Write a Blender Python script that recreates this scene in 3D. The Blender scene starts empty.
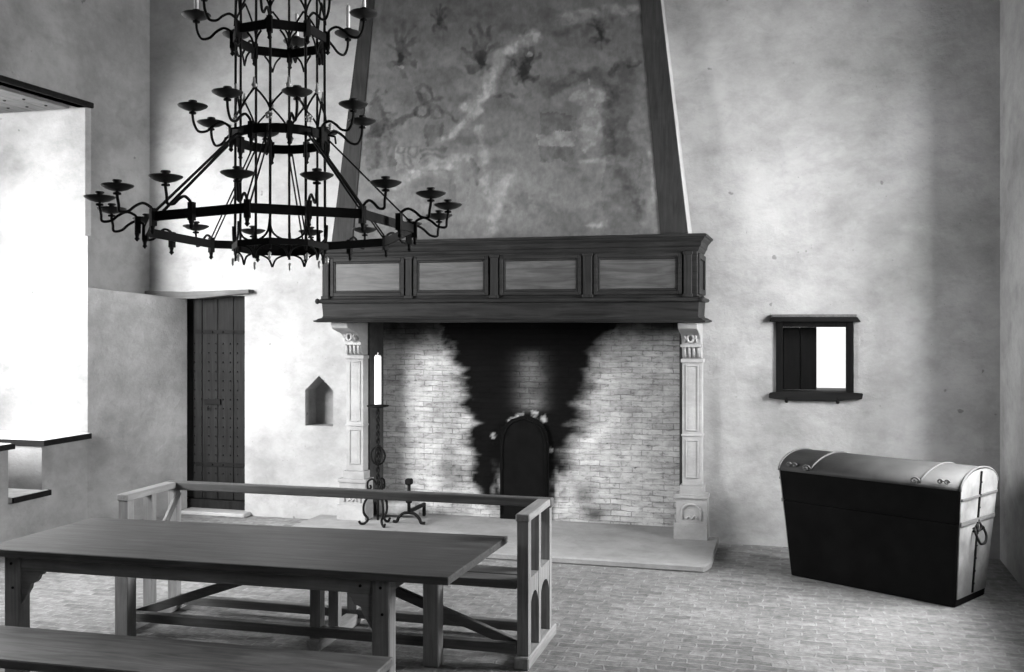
import bpy, bmesh, math, random
import numpy as np
from mathutils import Vector, Matrix
PI = math.pi
S = bpy.context.scene
C = S.collection
random.seed(7)

# ------------------------------------------------------------------ camera, light, exposure
EYE = 2.1
F = 1040.0
YAW = math.radians(16)
cam_d = bpy.data.cameras.new('camera')
cam = bpy.data.objects.new('camera', cam_d)
C.objects.link(cam)
cam.location = (0, 0, EYE)
cam.rotation_euler = (PI/2, 0, YAW)
cam_d.sensor_width = 36
cam_d.lens = 36*F/1024
cam_d.shift_y = -16/1024
cam_d.clip_start = 0.05
S.camera = cam

S.view_settings.view_transform = 'Standard'
S.view_settings.look = 'None'
S.view_settings.gamma = 1
S.view_settings.use_curve_mapping = False
S.view_settings.exposure = 0.33
S.cycles.max_bounces = 10
S.cycles.diffuse_bounces = 4
S.cycles.use_denoising = True

world = bpy.data.worlds.new('world')
S.world = world
world.use_nodes = True
world.node_tree.nodes['Background'].inputs[0].default_value = (1, 1, 1, 1)
world.node_tree.nodes['Background'].inputs[1].default_value = 1.1


def area(name, loc, direction, sx, sy, watts, spread=180):
    d = bpy.data.lights.new(name, 'AREA')
    d.shape = 'RECTANGLE'
    d.size = sx
    d.size_y = sy
    d.energy = watts
    d.spread = math.radians(spread)
    o = bpy.data.objects.new(name, d)
    C.objects.link(o)
    o.location = loc
    o.rotation_euler = Vector(direction).to_track_quat('-Z', 'Z').to_euler()
    return o


# daylight arriving through the big left window, the window of the right wall and a fill lamp behind an added, unseen right window
area('daylight_left', (-8.45, 6.9, 3.0), (1, 0.0, -0.5), 3.4, 3.2, 190, 145)
area('daylight_left_slanting', (-8.38, 4.6, 3.2), (0.36, 1, -0.38), 2.4, 2.6, 550, 115)  # second lamp of that window, added to brighten the back corner
area('daylight_right', (2.72, 7.80, 2.8), (-1, 0.06, -0.28), 1.8, 3.2, 1380)
area('fill_near', (2.75, 2.7, 2.9), (-1, 0.5, -0.25), 1.4, 2.8, 120)

# ------------------------------------------------------------------ helpers
CA, SA = math.cos(YAW), math.sin(YAW)


def ray(px, py):
    u = (px-512)/F
    v = (320-py)/F
    return (u*CA-SA, u*SA+CA, v)


def at_y(px, py, Y):
    r = ray(px, py)
    t = Y/r[1]
    return Vector((r[0]*t, Y, EYE+r[2]*t))


def project(X, Y, Z):
    z = -X*SA+Y*CA
    x = X*CA+Y*SA
    return 512+F*x/z, 320-F*(Z-EYE)/z


def new_bm():
    return bmesh.new()


def box(bm, x0, x1, y0, y1, z0, z1, M=None):
    vs = [Vector(p) for p in ((x0, y0, z0), (x1, y0, z0), (x1, y1, z0), (x0, y1, z0),
                              (x0, y0, z1), (x1, y0, z1), (x1, y1, z1), (x0, y1, z1))]
    if M is not None:
        vs = [M @ v for v in vs]
    v = [bm.verts.new(p) for p in vs]
    for f in ((3, 2, 1, 0), (4, 5, 6, 7), (0, 1, 5, 4), (1, 2, 6, 5), (2, 3, 7, 6), (3, 0, 4, 7)):
        bm.faces.new([v[i] for i in f])
    return v


def bar(bm, a, b, w, h, up=(0, 0, 1)):
    """rectangular bar from a to b, w across, h along up"""
    a, b = Vector(a), Vector(b)
    d = (b-a).normalized()
    s = d.cross(Vector(up))
    if s.length < 1e-4:
        s = d.cross(Vector((1, 0, 0)))
    s.normalize()
    u = s.cross(d)
    v = []
    for p in (a, b):
        for i, j in ((-1, -1), (1, -1), (1, 1), (-1, 1)):
            v.append(bm.verts.new(p+s*(i*w/2)+u*(j*h/2)))
    for f in ((0, 1, 2, 3), (7, 6, 5, 4), (0, 4, 5, 1), (1, 5, 6, 2), (2, 6, 7, 3), (3, 7, 4, 0)):
        bm.faces.new([v[i] for i in f])


def tube(bm, pts, r, n=8, closed=False, cap=True):
    pts = [Vector(p) for p in pts]
    N = len(pts)
    rad = r if isinstance(r, (list, tuple)) else [r]*N
    rings = []
    prev = None
    for i, p in enumerate(pts):
        if closed:
            d = pts[(i+1) % N]-pts[i-1]
        else:
            d = pts[min(i+1, N-1)]-pts[max(i-1, 0)]
        d.normalize()
        if prev is None:
            s = d.cross(Vector((0, 0, 1)))
            if s.length < 1e-3:
                s = d.cross(Vector((1, 0, 0)))
        else:
            s = prev-d*prev.dot(d)
            if s.length < 1e-5:
                s = d.cross(Vector((0.3, 0.5, 0.8)))
        s.normalize()
        prev = s
        t = d.cross(s)
        rings.append([bm.verts.new(p+(s*math.cos(k*2*PI/n)+t*math.sin(k*2*PI/n))*rad[i]) for k in range(n)])
    M = N if closed else N-1
    for i in range(M):
        A, B = rings[i], rings[(i+1) % N]
        for k in range(n):
            f = bm.faces.new((A[k], A[(k+1) % n], B[(k+1) % n], B[k]))
            f.smooth = True
    if cap and not closed:
        bm.faces.new(list(reversed(rings[0])))
        bm.faces.new(rings[-1])


def lathe(bm, prof, n=20, c=(0, 0, 0), smooth=True):
    c = Vector(c)
    rings = []
    for r, z in prof:
        if r < 1e-6:
            rings.append([bm.verts.new(c+Vector((0, 0, z)))])
        else:
            rings.append([bm.verts.new(c+Vector((r*math.cos(k*2*PI/n), r*math.sin(k*2*PI/n), z))) for k in range(n)])
    for i in range(len(rings)-1):
        A, B = rings[i], rings[i+1]
        for k in range(n):
            if len(A) == 1 and len(B) == 1:
                continue
            if len(A) == 1:
                f = bm.faces.new((A[0], B[(k+1) % n], B[k]))
            elif len(B) == 1:
                f = bm.faces.new((A[k], A[(k+1) % n], B[0]))
            else:
                f = bm.faces.new((A[k], A[(k+1) % n], B[(k+1) % n], B[k]))
            f.smooth = smooth


def prism(bm, poly, fn0, fn1):
    """poly of 2-D points, mapped by fn0 to the front and fn1 to the back face"""
    a = [bm.verts.new(Vector(fn0(*p))) for p in poly]
    b = [bm.verts.new(Vector(fn1(*p))) for p in poly]
    n = len(poly)
    bm.faces.new(a)
    bm.faces.new(list(reversed(b)))
    for i in range(n):
        bm.faces.new((a[i], b[i], b[(i+1) % n], a[(i+1) % n]))


def spline(ctrl, n=8):
    """Catmull-Rom through the control points"""
    P = [Vector(p) for p in ctrl]
    P = [P[0]*2-P[1]]+P+[P[-1]*2-P[-2]]
    out = []
    for i in range(1, len(P)-2):
        p0, p1, p2, p3 = P[i-1:i+3]
        for k in range(n):
            t = k/n
            out.append(0.5*((2*p1)+(p2-p0)*t+(2*p0-5*p1+4*p2-p3)*t*t+(3*p1-p0-3*p2+p3)*t**3))
    out.append(P[-2])
    return out


def obj(name, bm, m, parent=None, bevel=0.0, loc=None, seg=1):
    bmesh.ops.recalc_face_normals(bm, faces=bm.faces[:])
    if bevel > 0:
        es = [e for e in bm.edges if len(e.link_faces) == 2 and e.calc_face_angle(0) > 0.5]
        bmesh.ops.bevel(bm, geom=es, offset=bevel, segments=seg, profile=0.5, affect='EDGES', clamp_overlap=True)
    me = bpy.data.meshes.new(name)
    bm.to_mesh(me)
    bm.free()
    o = bpy.data.objects.new(name, me)
    C.objects.link(o)
    if m is not None:
        me.materials.append(m)
    if parent is not None:
        o.parent = parent
    if loc is not None:
        o.location = loc
    return o


def thing(name, label, cat, loc=(0, 0, 0), rot=(0, 0, 0), group=None):
    o = bpy.data.objects.new(name, None)
    o.empty_display_size = 0.1
    C.objects.link(o)
    o.location = loc
    o.rotation_euler = rot
    o['label'] = label
    o['category'] = cat
    if group:
        o['group'] = group
    return o


def struct(o, label=None, cat=None):
    o['kind'] = 'structure'
    if label:
        o['label'] = label
    if cat:
        o['category'] = cat
    return o


def cut(o, cutters):
    """subtract closed bmeshes from a mesh object, keep the plain resulting mesh"""
    tmp = []
    for bm in cutters:
        bmesh.ops.recalc_face_normals(bm, faces=bm.faces[:])
        me = bpy.data.meshes.new('cutter')
        bm.to_mesh(me)
        bm.free()
        c = bpy.data.objects.new('cutter', me)
        C.objects.link(c)
        md = o.modifiers.new('b', 'BOOLEAN')
        md.operation = 'DIFFERENCE'
        md.solver = 'EXACT'
        md.object = c
        tmp.append(c)
    dg = bpy.context.evaluated_depsgraph_get()
    dg.update()
    me = bpy.data.meshes.new_from_object(o.evaluated_get(dg))
    o.modifiers.clear()
    old = o.data
    o.data = me
    bpy.data.meshes.remove(old)
    for c in tmp:
        m = c.data
        bpy.data.objects.remove(c)
        bpy.data.meshes.remove(m)


def bx(*a):
    bm = new_bm()
    box(bm, *a)
    return bm


# ------------------------------------------------------------------ materials (all grey: the photograph is black and white)
def g(v):
    return (v, v, v, 1)


class NT:
    def __init__(self, name, rough=0.8):
        self.m = bpy.data.materials.new(name)
        self.m.use_nodes = True
        self.t = self.m.node_tree
        self.b = self.t.nodes['Principled BSDF']
        self.b.inputs['Roughness'].default_value = rough
        self.b.inputs['Specular IOR Level'].default_value = 0.3

    def n(self, typ, **kw):
        x = self.t.nodes.new(typ)
        for k, v in kw.items():
            if k in x.inputs:
                x.inputs[k].default_value = v
            else:
                setattr(x, k, v)
        return x

    def l(self, a, b):
        self.t.links.new(a, b)

    def coords(self, scale=(1, 1, 1), kind='Object'):
        tc = self.n('ShaderNodeTexCoord')
        mp = self.n('ShaderNodeMapping')
        mp.inputs['Scale'].default_value = scale
        self.l(tc.outputs[kind], mp.inputs['Vector'])
        return mp.outputs['Vector']

    def noise(self, vec, scale, detail=6, rough=0.6, dist=0.0):
        x = self.n('ShaderNodeTexNoise', Scale=scale, Detail=detail, Roughness=rough, Distortion=dist)
        self.l(vec, x.inputs['Vector'])
        return x.outputs['Fac']

    def ramp(self, fac, stops):
        x = self.n('ShaderNodeValToRGB')
        e = x.color_ramp.elements
        while len(e) > 2:
            e.remove(e[-1])
        for i, (p, v) in enumerate(stops):
            if i < 2:
                e[i].position = p
                e[i].color = g(v)
            else:
                q = e.new(p)
                q.color = g(v)
        self.l(fac, x.inputs['Fac'])
        return x.outputs['Color']

    def mix(self, a, b, fac=0.5, mode='MIX'):
        x = self.n('ShaderNodeMix', data_type='RGBA', blend_type=mode)
        if isinstance(fac, (int, float)):
            x.inputs[0].default_value = fac
        else:
            self.l(fac, x.inputs[0])
        for s, i in ((a, 6), (b, 7)):
            if isinstance(s, (int, float)):
                x.inputs[i].default_value = g(s)
            else:
                self.l(s, x.inputs[i])
        return x.outputs[2]

    def color(self, c):
        self.l(c, self.b.inputs['Base Color'])

    def bump(self, h, strength=0.3, dist=0.02):
        x = self.n('ShaderNodeBump', Strength=strength, Distance=dist)
        self.l(h, x.inputs['Height'])
        self.l(x.outputs['Normal'], self.b.inputs['Normal'])


def plaster(name, lo, hi, big=0.7, stain=0.25):
    t = NT(name, 0.95)
    v = t.coords()
    a = t.ramp(t.noise(v, big, 8, 0.62, 0.2), ((0.32, lo), (0.66, hi)))
    # rubbed and damp patches, brushed horizontally
    s = t.ramp(t.noise(t.coords((1.0, 1.0, 1.5)), 1.5, 10, 0.68, 0.15), ((0.36, 0.58), (0.54, 1.0)))
    c = t.mix(a, s, stain, 'MULTIPLY')
    s2 = t.ramp(t.noise(t.coords((1.2, 1.2, 1.9)), 3.6, 8, 0.72, 0.4), ((0.34, 0.72), (0.52, 1.0), (0.68, 1.14)))
    c = t.mix(c, s2, 0.42, 'MULTIPLY')
    # chips and specks
    p = t.ramp(t.noise(v, 30, 3, 0.5), ((0.235, 0.45), (0.275, 1.0)))
    c = t.mix(c, p, 0.5, 'MULTIPLY')
    q = t.ramp(t.noise(v, 7.5, 2, 0.4), ((0.215, 0.3), (0.235, 1.0)))
    c = t.mix(c, q, 0.6, 'MULTIPLY')
    t.color(c)
    t.bump(t.noise(v, 5, 10, 0.65), 0.55, 0.035)
    return t.m


def wood(name, lo, hi, axis='x', rough=0.55, fine=14):
    t = NT(name, rough)
    s = {'x': (0.9, fine, fine), 'y': (fine, 0.9, fine), 'z': (fine, fine, 0.9)}[axis]
    if hi < 0.05:
        t.b.inputs['Specular IOR Level'].default_value = 0.06
    v = t.coords(s)
    gr = t.noise(v, 2.2, 8, 0.6, 1.0)
    c = t.ramp(gr, ((0.28, lo), (0.7, hi)))
    b = t.ramp(t.noise(t.coords(), 2.6, 5, 0.6, 0.8), ((0.3, 0.62), (0.7, 1.0)))
    t.color(t.mix(c, b, 0.8, 'MULTIPLY'))
    t.bump(gr, 0.25, 0.006)
    return t.m


def plain(name, v, rough=0.6, metal=0.0, var=0.3, scale=9):
    t = NT(name, rough)
    if v < 0.01:
        t.b.inputs['Specular IOR Level'].default_value = 0.08
    t.b.inputs['Metallic'].default_value = metal
    n = t.noise(t.coords(), scale, 6, 0.6)
    t.color(t.ramp(n, ((0.3, v*(1-var)), (0.7, v*(1+var)))))
    t.bump(n, 0.2, 0.01)
    return t.m


M_wall = plaster('limewash_plaster', 0.26, 0.42, 0.75, 0.5)
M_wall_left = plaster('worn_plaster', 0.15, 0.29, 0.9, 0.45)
M_ceil = plain('ceiling_boards', 0.16, 0.8)
M_stone = plaster('dressed_stone', 0.27, 0.36, 2.0, 0.45)
M_slab = plaster('hearth_stone', 0.2, 0.3, 1.3, 0.35)
M_oakx = wood('table_oak_lengthwise', 0.035, 0.115, 'x', 0.45)
M_oaky = wood('table_oak_crosswise', 0.04, 0.11, 'y', 0.5)
M_oakz = wood('table_oak_upright', 0.04, 0.11, 'z', 0.5)
M_frmx = wood('table_frame_oak_lengthwise', 0.17, 0.32, 'x', 0.6)
M_frmz = wood('table_frame_oak_upright', 0.14, 0.27, 'z', 0.6)
M_bench = wood('bench_oak', 0.05, 0.21, 'x', 0.5, 7)
M_setx = wood('settle_oak_lengthwise', 0.07, 0.14, 'x', 0.5)
M_sety = wood('settle_oak_crosswise', 0.20, 0.34, 'y', 0.5)
M_setz = wood('settle_oak_upright', 0.15, 0.30, 'z', 0.5)
M_mant = wood('mantel_oak_lengthwise', 0.011, 0.034, 'x', 0.5)
M_mantz = wood('mantel_oak_upright', 0.011, 0.034, 'z', 0.5)
M_panel = wood('mantel_panel_oak', 0.026, 0.088, 'x', 0.5, 9)
M_door = wood('door_oak', 0.008, 0.022, 'z', 0.6)
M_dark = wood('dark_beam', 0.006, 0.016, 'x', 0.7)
M_darkz = wood('dark_frame', 0.003, 0.008, 'z', 0.7)
M_grey = wood('weathered_board', 0.09, 0.17, 'y', 0.8)
M_lint = wood('weathered_lintel', 0.08, 0.15, 'x', 0.8)
M_iron = plain('wrought_iron', 0.008, 0.7, 0.0)
M_pan = plain('drip_pan_iron', 0.010, 0.6, 0.0)
M_pale = plain('pale_metal', 0.45, 0.35, 0.3, 0.1)
M_wax = plain('candle_wax', 0.82, 0.5, 0, 0.03)
M_leather = plain('chest_black_leather_shade', 0.004, 0.9, 0, 0.4, 6)  # near black puts the shade of the chest front into its colour
M_lid = plain('chest_lid_leather_lit', 0.035, 0.6, 0, 0.35, 5)
M_end = plain('chest_end_leather_lit', 0.15, 0.5, 0, 0.4, 6)  # lid and end are paler, window light put into their colour
M_brass = plain('chest_strap_metal', 0.07, 0.6, 0.0, 0.2)
M_soot = plain('cast_iron_sooty', 0.003, 0.9, 0.0, 0.4)
M_jamb = plain('dark_jamb', 0.03, 0.8, 0, 0.4)  # one dark tone on both jambs
M_sill = plain('sill_slab_stone', 0.5, 0.8, 0, 0.2)
M_log = plain('pale_log_bark', 0.22, 0.9, 0, 0.3)


def mat_floor():
    t = NT('brick_floor', 0.7)
    v = t.coords()
    br = t.n('ShaderNodeTexBrick', Scale=1.0)
    br.offset = 0.5
    br.inputs['Color1'].default_value = g(0.165)
    br.inputs['Color2'].default_value = g(0.26)
    br.inputs['Mortar'].default_value = g(0.27)
    br.inputs['Mortar Size'].default_value = 0.008
    br.inputs['Mortar Smooth'].default_value = 0.5
    br.inputs['Brick Width'].default_value = 0.19
    br.inputs['Row Height'].default_value = 0.085
    w = t.n('ShaderNodeTexNoise', Scale=3.0, Detail=4.0)
    t.l(v, w.inputs['Vector'])
    add = t.n('ShaderNodeVectorMath', operation='MULTIPLY_ADD')
    t.l(w.outputs['Color'], add.inputs[0])
    add.inputs[1].default_value = (0.11, 0.10, 0)
    t.l(v, add.inputs[2])
    t.l(add.outputs[0], br.inputs['Vector'])
    dirt = t.ramp(t.noise(v, 1.3, 10, 0.7, 0.5), ((0.3, 0.55), (0.62, 1.0)))
    fine = t.ramp(t.noise(v, 16, 6, 0.7), ((0.3, 0.38), (0.62, 1.08)))
    c = t.mix(br.outputs['Color'], dirt, 0.75, 'MULTIPLY')
    c = t.mix(c, fine, 0.8, 'MULTIPLY')
    t.color(c)
    h = t.mix(br.outputs['Fac'], t.noise(v, 16, 6, 0.7), 0.5)
    t.bump(h, 0.5, 0.015)
    return t.m


M_floor = mat_floor()


def mat_firebrick():
    t = NT('sooty_firebrick', 0.95)
    t.b.inputs['Specular IOR Level'].default_value = 0.05
    v = t.coords((1, 1, 1))
    sw = t.n('ShaderNodeSeparateXYZ')
    t.l(v, sw.inputs[0])
    co = t.n('ShaderNodeCombineXYZ')
    t.l(sw.outputs['X'], co.inputs['X'])
    t.l(sw.outputs['Z'], co.inputs['Y'])
    w = t.n('ShaderNodeTexNoise', Scale=4.0, Detail=4.0)
    t.l(v, w.inputs['Vector'])
    add = t.n('ShaderNodeVectorMath', operation='MULTIPLY_ADD')
    t.l(w.outputs['Color'], add.inputs[0])
    add.inputs[1].default_value = (0.07, 0.05, 0)
    t.l(co.outputs[0], add.inputs[2])
    br = t.n('ShaderNodeTexBrick', Scale=1.0)
    br.inputs['Color1'].default_value = g(0.34)
    br.inputs['Color2'].default_value = g(0.56)
    br.inputs['Mortar'].default_value = g(0.20)
    br.inputs['Mortar Size'].default_value = 0.006
    br.inputs['Mortar Smooth'].default_value = 0.4
    br.inputs['Brick Width'].default_value = 0.21
    br.inputs['Row Height'].default_value = 0.055
    t.l(add.outputs[0], br.inputs['Vector'])
    bl = t.ramp(t.noise(v, 2.2, 8, 0.65, 0.6), ((0.3, 0.5), (0.65, 1.1)))
    holes = t.ramp(t.noise(t.coords((1, 1, 2.2)), 11, 4, 0.6), ((0.27, 0.15), (0.33, 1.0)))
    # worn faces: where the limewash skin survives the joints fade out
    skin = t.ramp(t.noise(v, 3.4, 8, 0.7, 0.8), ((0.38, 0.0), (0.60, 0.85)))
    base = t.mix(br.outputs['Color'], 0.52, skin)
    streak = t.ramp(t.noise(t.coords((1, 1, 5)), 5.5, 8, 0.72, 0.3), ((0.3, 0.55), (0.6, 1.1)))
    base = t.mix(base, streak, 0.8, 'MULTIPLY')
    pit = t.ramp(t.noise(t.coords((1, 1, 1.8)), 14, 6, 0.75), ((0.33, 0.35), (0.46, 1.0), (0.7, 1.15)))
    base = t.mix(base, pit, 0.8, 'MULTIPLY')
    c = t.mix(base, bl, 0.8, 'MULTIPLY')
    c = t.mix(c, holes, 0.8, 'MULTIPLY')
    at = t.n('ShaderNodeAttribute', attribute_name='soot_shade')
    c = t.mix(c, 0.002, at.outputs['Fac'])
    t.color(c)
    t.bump(t.mix(br.outputs['Fac'], holes, 0.5), 0.4, 0.012)
    return t.m


M_brick = mat_firebrick()


def mat_mural():
    t = NT('faded_mural_paint', 0.9)
    at = t.n('ShaderNodeAttribute', attribute_name='pigment')
    fine = t.ramp(t.noise(t.coords((1, 1, 0.6)), 26, 6, 0.7), ((0.25, 0.78), (0.7, 1.12)))
    t.color(t.mix(at.outputs['Color'], fine, 1.0, 'MULTIPLY'))
    return t.m


M_mural = mat_mural()


def mat_pane():
    t = NT('window_pane_glass', 0.05)
    t.t.nodes.remove(t.b)
    a = t.n('ShaderNodeBsdfTransparent')
    b = t.n('ShaderNodeBsdfGlossy', Roughness=0.05)
    mx = t.n('ShaderNodeMixShader')
    mx.inputs[0].default_value = 0.06
    t.l(a.outputs[0], mx.inputs[1])
    t.l(b.outputs[0], mx.inputs[2])
    t.l(mx.outputs[0], t.t.nodes['Material Output'].inputs['Surface'])
    return t.m


M_pane = mat_pane()

# ------------------------------------------------------------------ the room shell
XL, XR, YB, YF, ZC = -7.02, 1.6, 9.95, -6.6, 6.3
TL, TR = 1.3, 0.9
o = obj('floor', bx(XL-TL, XR+TR, YF-0.4, YB+0.8, -0.15, 0), M_floor)
struct(o, 'grey brick paved floor of the hall', 'floor')
o = obj('ceiling', bx(XL-TL, XR+TR, YF-0.4, YB+0.8, ZC, ZC+0.2), M_ceil)
struct(o, 'dark ceiling above the chandelier', 'ceiling')

# back wall, with door recess, pointed niche, fire recess and small window cut out
o = obj('wall_back', bx(XL-TL, XR+TR, YB, YB+0.8, 0, ZC), M_wall)
niche = new_bm()
nx0, nx1, nz0, nz1, nzp = -5.125, -4.80, 0.985, 1.36, 1.515
prism(niche, [(nx0, nz0), (nx1, nz0), (nx1, nz1), ((nx0+nx1)/2, nzp), (nx0, nz1)],
      lambda x, z: (x, YB-0.05, z), lambda x, z: (x, YB+0.26, z))
DX0, DX1, DZ1 = -6.62, -5.84, 2.36
FX0, FX1, FYB = -4.41, -1.16, 10.31
WX0, WX1, WZ0, WZ1 = -0.30, 0.375, 1.43, 2.085
cut(o, [bx(DX0, DX1, YB-0.05, YB+0.20, -0.05, DZ1), niche,
        bx(FX0, FX1, YB-0.05, FYB, -0.05, 2.7),
        bx(WX0, WX1, YB-0.05, YB+0.9, WZ0, WZ1)])
struct(o, 'whitewashed plaster back wall behind the fireplace', 'wall')

# left wall with the deep window embrasure and its knee gap
WY0, WY1, WZB, WZT = 2.9, 8.93, 0.93, 4.25  # near end widened out of view so slanting light reaches the back corner
o = obj('wall_left', bx(XL-TL, XL, YF-0.4, YB, 0, ZC), M_wall_left)
emb = new_bm()
prism(emb, [(XL+0.1, WY0), (XL+0.1, WY1), (XL-TL-0.1, WY1-0.12), (XL-TL-0.1, WY0+0.12)],
      lambda x, y: (x, y, WZB), lambda x, y: (x, y, WZT))
edge = new_bm()
prism(edge, [(XL+0.01, 8.84), (XL+0.01, 8.992), (XL-0.07, 8.84)], lambda x, y: (x, y, 2.95), lambda x, y: (x, y, WZT))
cut(o, [emb, edge, bx(XL-0.75, XL+0.1, 7.84, 8.27, 0.435, WZB+0.05)])
# thickened lower part of the wall beside the door, tapering away towards the window
bm = new_bm()
v = []
for (x, y, z) in ((XL-0.1, 8.925, 0), (XL+0.002, 8.925, 0), (-6.55, YB+0.001, 0), (XL-0.1, YB+0.001, 0),
                  (XL-0.1, 8.925, 2.45), (XL+0.002, 8.925, 2.43), (-6.55, YB+0.001, 2.325), (XL-0.1, YB+0.001, 2.39)):
    v.append(bm.verts.new((x, y, z)))
for f in ((3, 2, 1, 0), (4, 5, 6, 7), (0, 1, 5, 4), (1, 2, 6, 5), (2, 3, 7, 6), (3, 0, 4, 7)):
    bm.faces.new([v[i] for i in f])
struct(o, 'worn grey plaster left wall with deep window embrasure', 'wall')
o2 = obj('trim_1', bm, M_wall_left)
struct(o2, 'thicker lower part of the left wall beside the door', 'wall')

# right wall with its own window, just outside the picture
RY0, RY1, RZ0, RZ1 = 6.85, 8.85, 0.9, 4.4
o = obj('wall_right', bx(XR, XR+TR, YF-0.4, YB, 0, ZC), M_wall)
emb = new_bm()
prism(emb, [(XR-0.1, RY0), (XR-0.1, RY1), (XR+TR+0.1, RY1-0.1), (XR+TR+0.1, RY0+0.1)],
      lambda x, y: (x, y, RZ0), lambda x, y: (x, y, RZ1))
cut(o, [emb, bx(XR-0.1, XR+TR+0.1, 1.9, 3.5, 1.2, 4.3)])  # second opening is added for the unseen fill lamp
struct(o, 'plaster right wall next to the chest', 'wall')
# wall behind the camera
o = obj('wall_front', bx(XL, XR, YF-0.4, YF, 0, ZC), M_wall)
struct(o, 'plaster wall facing the fireplace', 'wall')


def window(name, label, plane, a0, a1, z0, z1, at, nb, nz):
    """a leaded window in a wall opening; plane 'x' or 'y'"""
    def B(bm, p0, p1, q0, q1, r0, r1):
        if plane == 'x':
            box(bm, r0, r1, p0, p1, q0, q1)
        else:
            box(bm, p0, p1, r0, r1, q0, q1)
    bm = new_bm()
    t = 0.07
    for p in ((a0, a0+t, z0, z1), (a1-t, a1, z0, z1), (a0+t, a1-t, z0, z0+t), (a0+t, a1-t, z1-t, z1),
              ((a0+a1)/2-t/2, (a0+a1)/2+t/2, z0+t, z1-t), (a0+t, a1-t, z0+(z1-z0)*0.6-t/2, z0+(z1-z0)*0.6+t/2)):
        B(bm, *p, at-0.03, at+0.03)
    w = obj(name, bm, M_darkz)
    struct(w, label, 'window')
    bm = new_bm()
    for i in range(1, nb):
        x = a0+(a1-a0)*i/nb
        B(bm, x-0.006, x+0.006, z0, z1, at-0.01, at+0.01)
    for i in range(1, nz):
        z = z0+(z1-z0)*i/nz
        B(bm, a0, a1, z-0.006, z+0.006, at-0.009, at+0.009)
    obj('lead_bars', bm, M_iron, w)
    bm = new_bm()
    B(bm, a0+0.01, a1-0.01, z0+0.01, z1-0.01, at-0.003, at+0.003)
    obj('pane', bm, M_pane, w)
    return w


window('window_1', 'tall leaded window deep in the left wall embrasure', 'x', WY0+0.11, WY1-0.11, WZB, WZT, XL-1.2, 22, 14)
window('window_2', 'tall leaded window in the right wall', 'x', RY0+0.09, RY1-0.09, RZ0, RZ1, XR+TR-0.1, 9, 13)
window('window_3_added', 'added unseen leaded window of the right wall for the fill lamp', 'x', 1.9, 3.5, 1.2, 4.3, XR+TR-0.1, 7, 12)

# window lintel with boarded soffit, sill slabs and seat slab of the left embrasure
bm = new_bm()
box(bm, XL-0.12, XL+0.025, WY0-0.15, WY1+0.06, WZT, WZT+0.055)
struct(obj('trim_2', bm, M_dark, bevel=0.006), 'dark lintel edge over the left window embrasure', 'lintel')
bm = new_bm()
for i in range(5):
    x0 = XL-0.12-0.225*(i+1)
    box(bm, x0+0.004, x0+0.221, WY0+0.01, WY1-0.125, WZT-0.03, WZT-0.001)
sof = obj('trim_3', bm, M_grey, bevel=0.004)
struct(sof, 'grey boards lining the top of the left window embrasure', 'lintel')
bm = new_bm()
for i in range(5):
    for y in (7.2, 7.75, 8.3, 8.6):
        lathe(bm, [(0, -0.012), (0.014, -0.006), (0.016, 0.002)], 8, (XL-0.12-0.225*(i+0.5), y, WZT-0.03))
obj('nail_heads', bm, M_iron, sof)
def slab(name, label, cat, y0, y1, x0, x1, z0, z1, ends):
    bm = new_bm()
    box(bm, x0, x1-0.02, y0+(0.02 if 0 in ends else 0), y1-(0.02 if 1 in ends else 0), z0, z1)
    o = struct(obj(name, bm, M_sill, bevel=0.004), label, cat)
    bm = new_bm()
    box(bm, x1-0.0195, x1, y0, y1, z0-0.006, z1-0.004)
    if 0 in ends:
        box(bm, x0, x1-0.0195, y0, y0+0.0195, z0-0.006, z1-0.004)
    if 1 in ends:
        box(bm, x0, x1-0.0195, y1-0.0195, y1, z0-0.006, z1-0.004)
    obj('shade_edge', bm, M_dark, o)  # dark strips paint the shade on the slab edges


slab('trim_4', 'pale sill slab with painted shade edge on the far side of the window embrasure', 'sill', 8.24, 8.92, XL-1.15, XL+0.05, WZB-0.02, WZB+0.03, (0,))
slab('trim_5', 'pale sill slab with painted shade edge on the near side of the window embrasure', 'sill', WY0+0.02, 7.87, XL-1.15, XL+0.05, WZB, WZB+0.047, (1,))
slab('trim_6', 'low seat slab with painted shade edge between the two window sills', 'seat', 7.84, 8.33, XL-0.74, XL+0.06, 0.436, 0.485, (1,))

# ------------------------------------------------------------------ door with lintel and threshold
bm = new_bm()
npl = 4
for i in range(npl):
    x0 = DX0+(DX1-DX0)*i/npl
    box(bm, x0+0.003, x0+(DX1-DX0)/npl-0.003, YB+0.10, YB+0.15, 0.14, DZ1)
door = obj('door_1', bm, M_door, bevel=0.004)
struct(door, 'dark studded plank door in the corner left of the fireplace', 'door')
bm = new_bm()
for r in range(15):
    for c in range(8):
        x = DX0+0.10+(DX1-DX0-0.16)*c/7
        z = 0.42+1.42*r/14
        lathe(bm, [(0, 0), (0.014, 0)], 6, (0, 0, 0)) if False else None
        lathe2 = [(0.013, 0.0), (0.010, 0.006), (0, 0.010)]
        c0 = Vector((x, YB+0.10, z))
        n = 6
        base = [bm.verts.new(c0+Vector((0.012*math.cos(k*2*PI/n), 0, 0.012*math.sin(k*2*PI/n)))) for k in range(n)]
        tip = bm.verts.new(c0+Vector((0, -0.012, 0)))
        for k in range(n):
            bm.faces.new((base[k], base[(k+1) % n], tip))
obj('studs', bm, M_iron, door)
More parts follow.
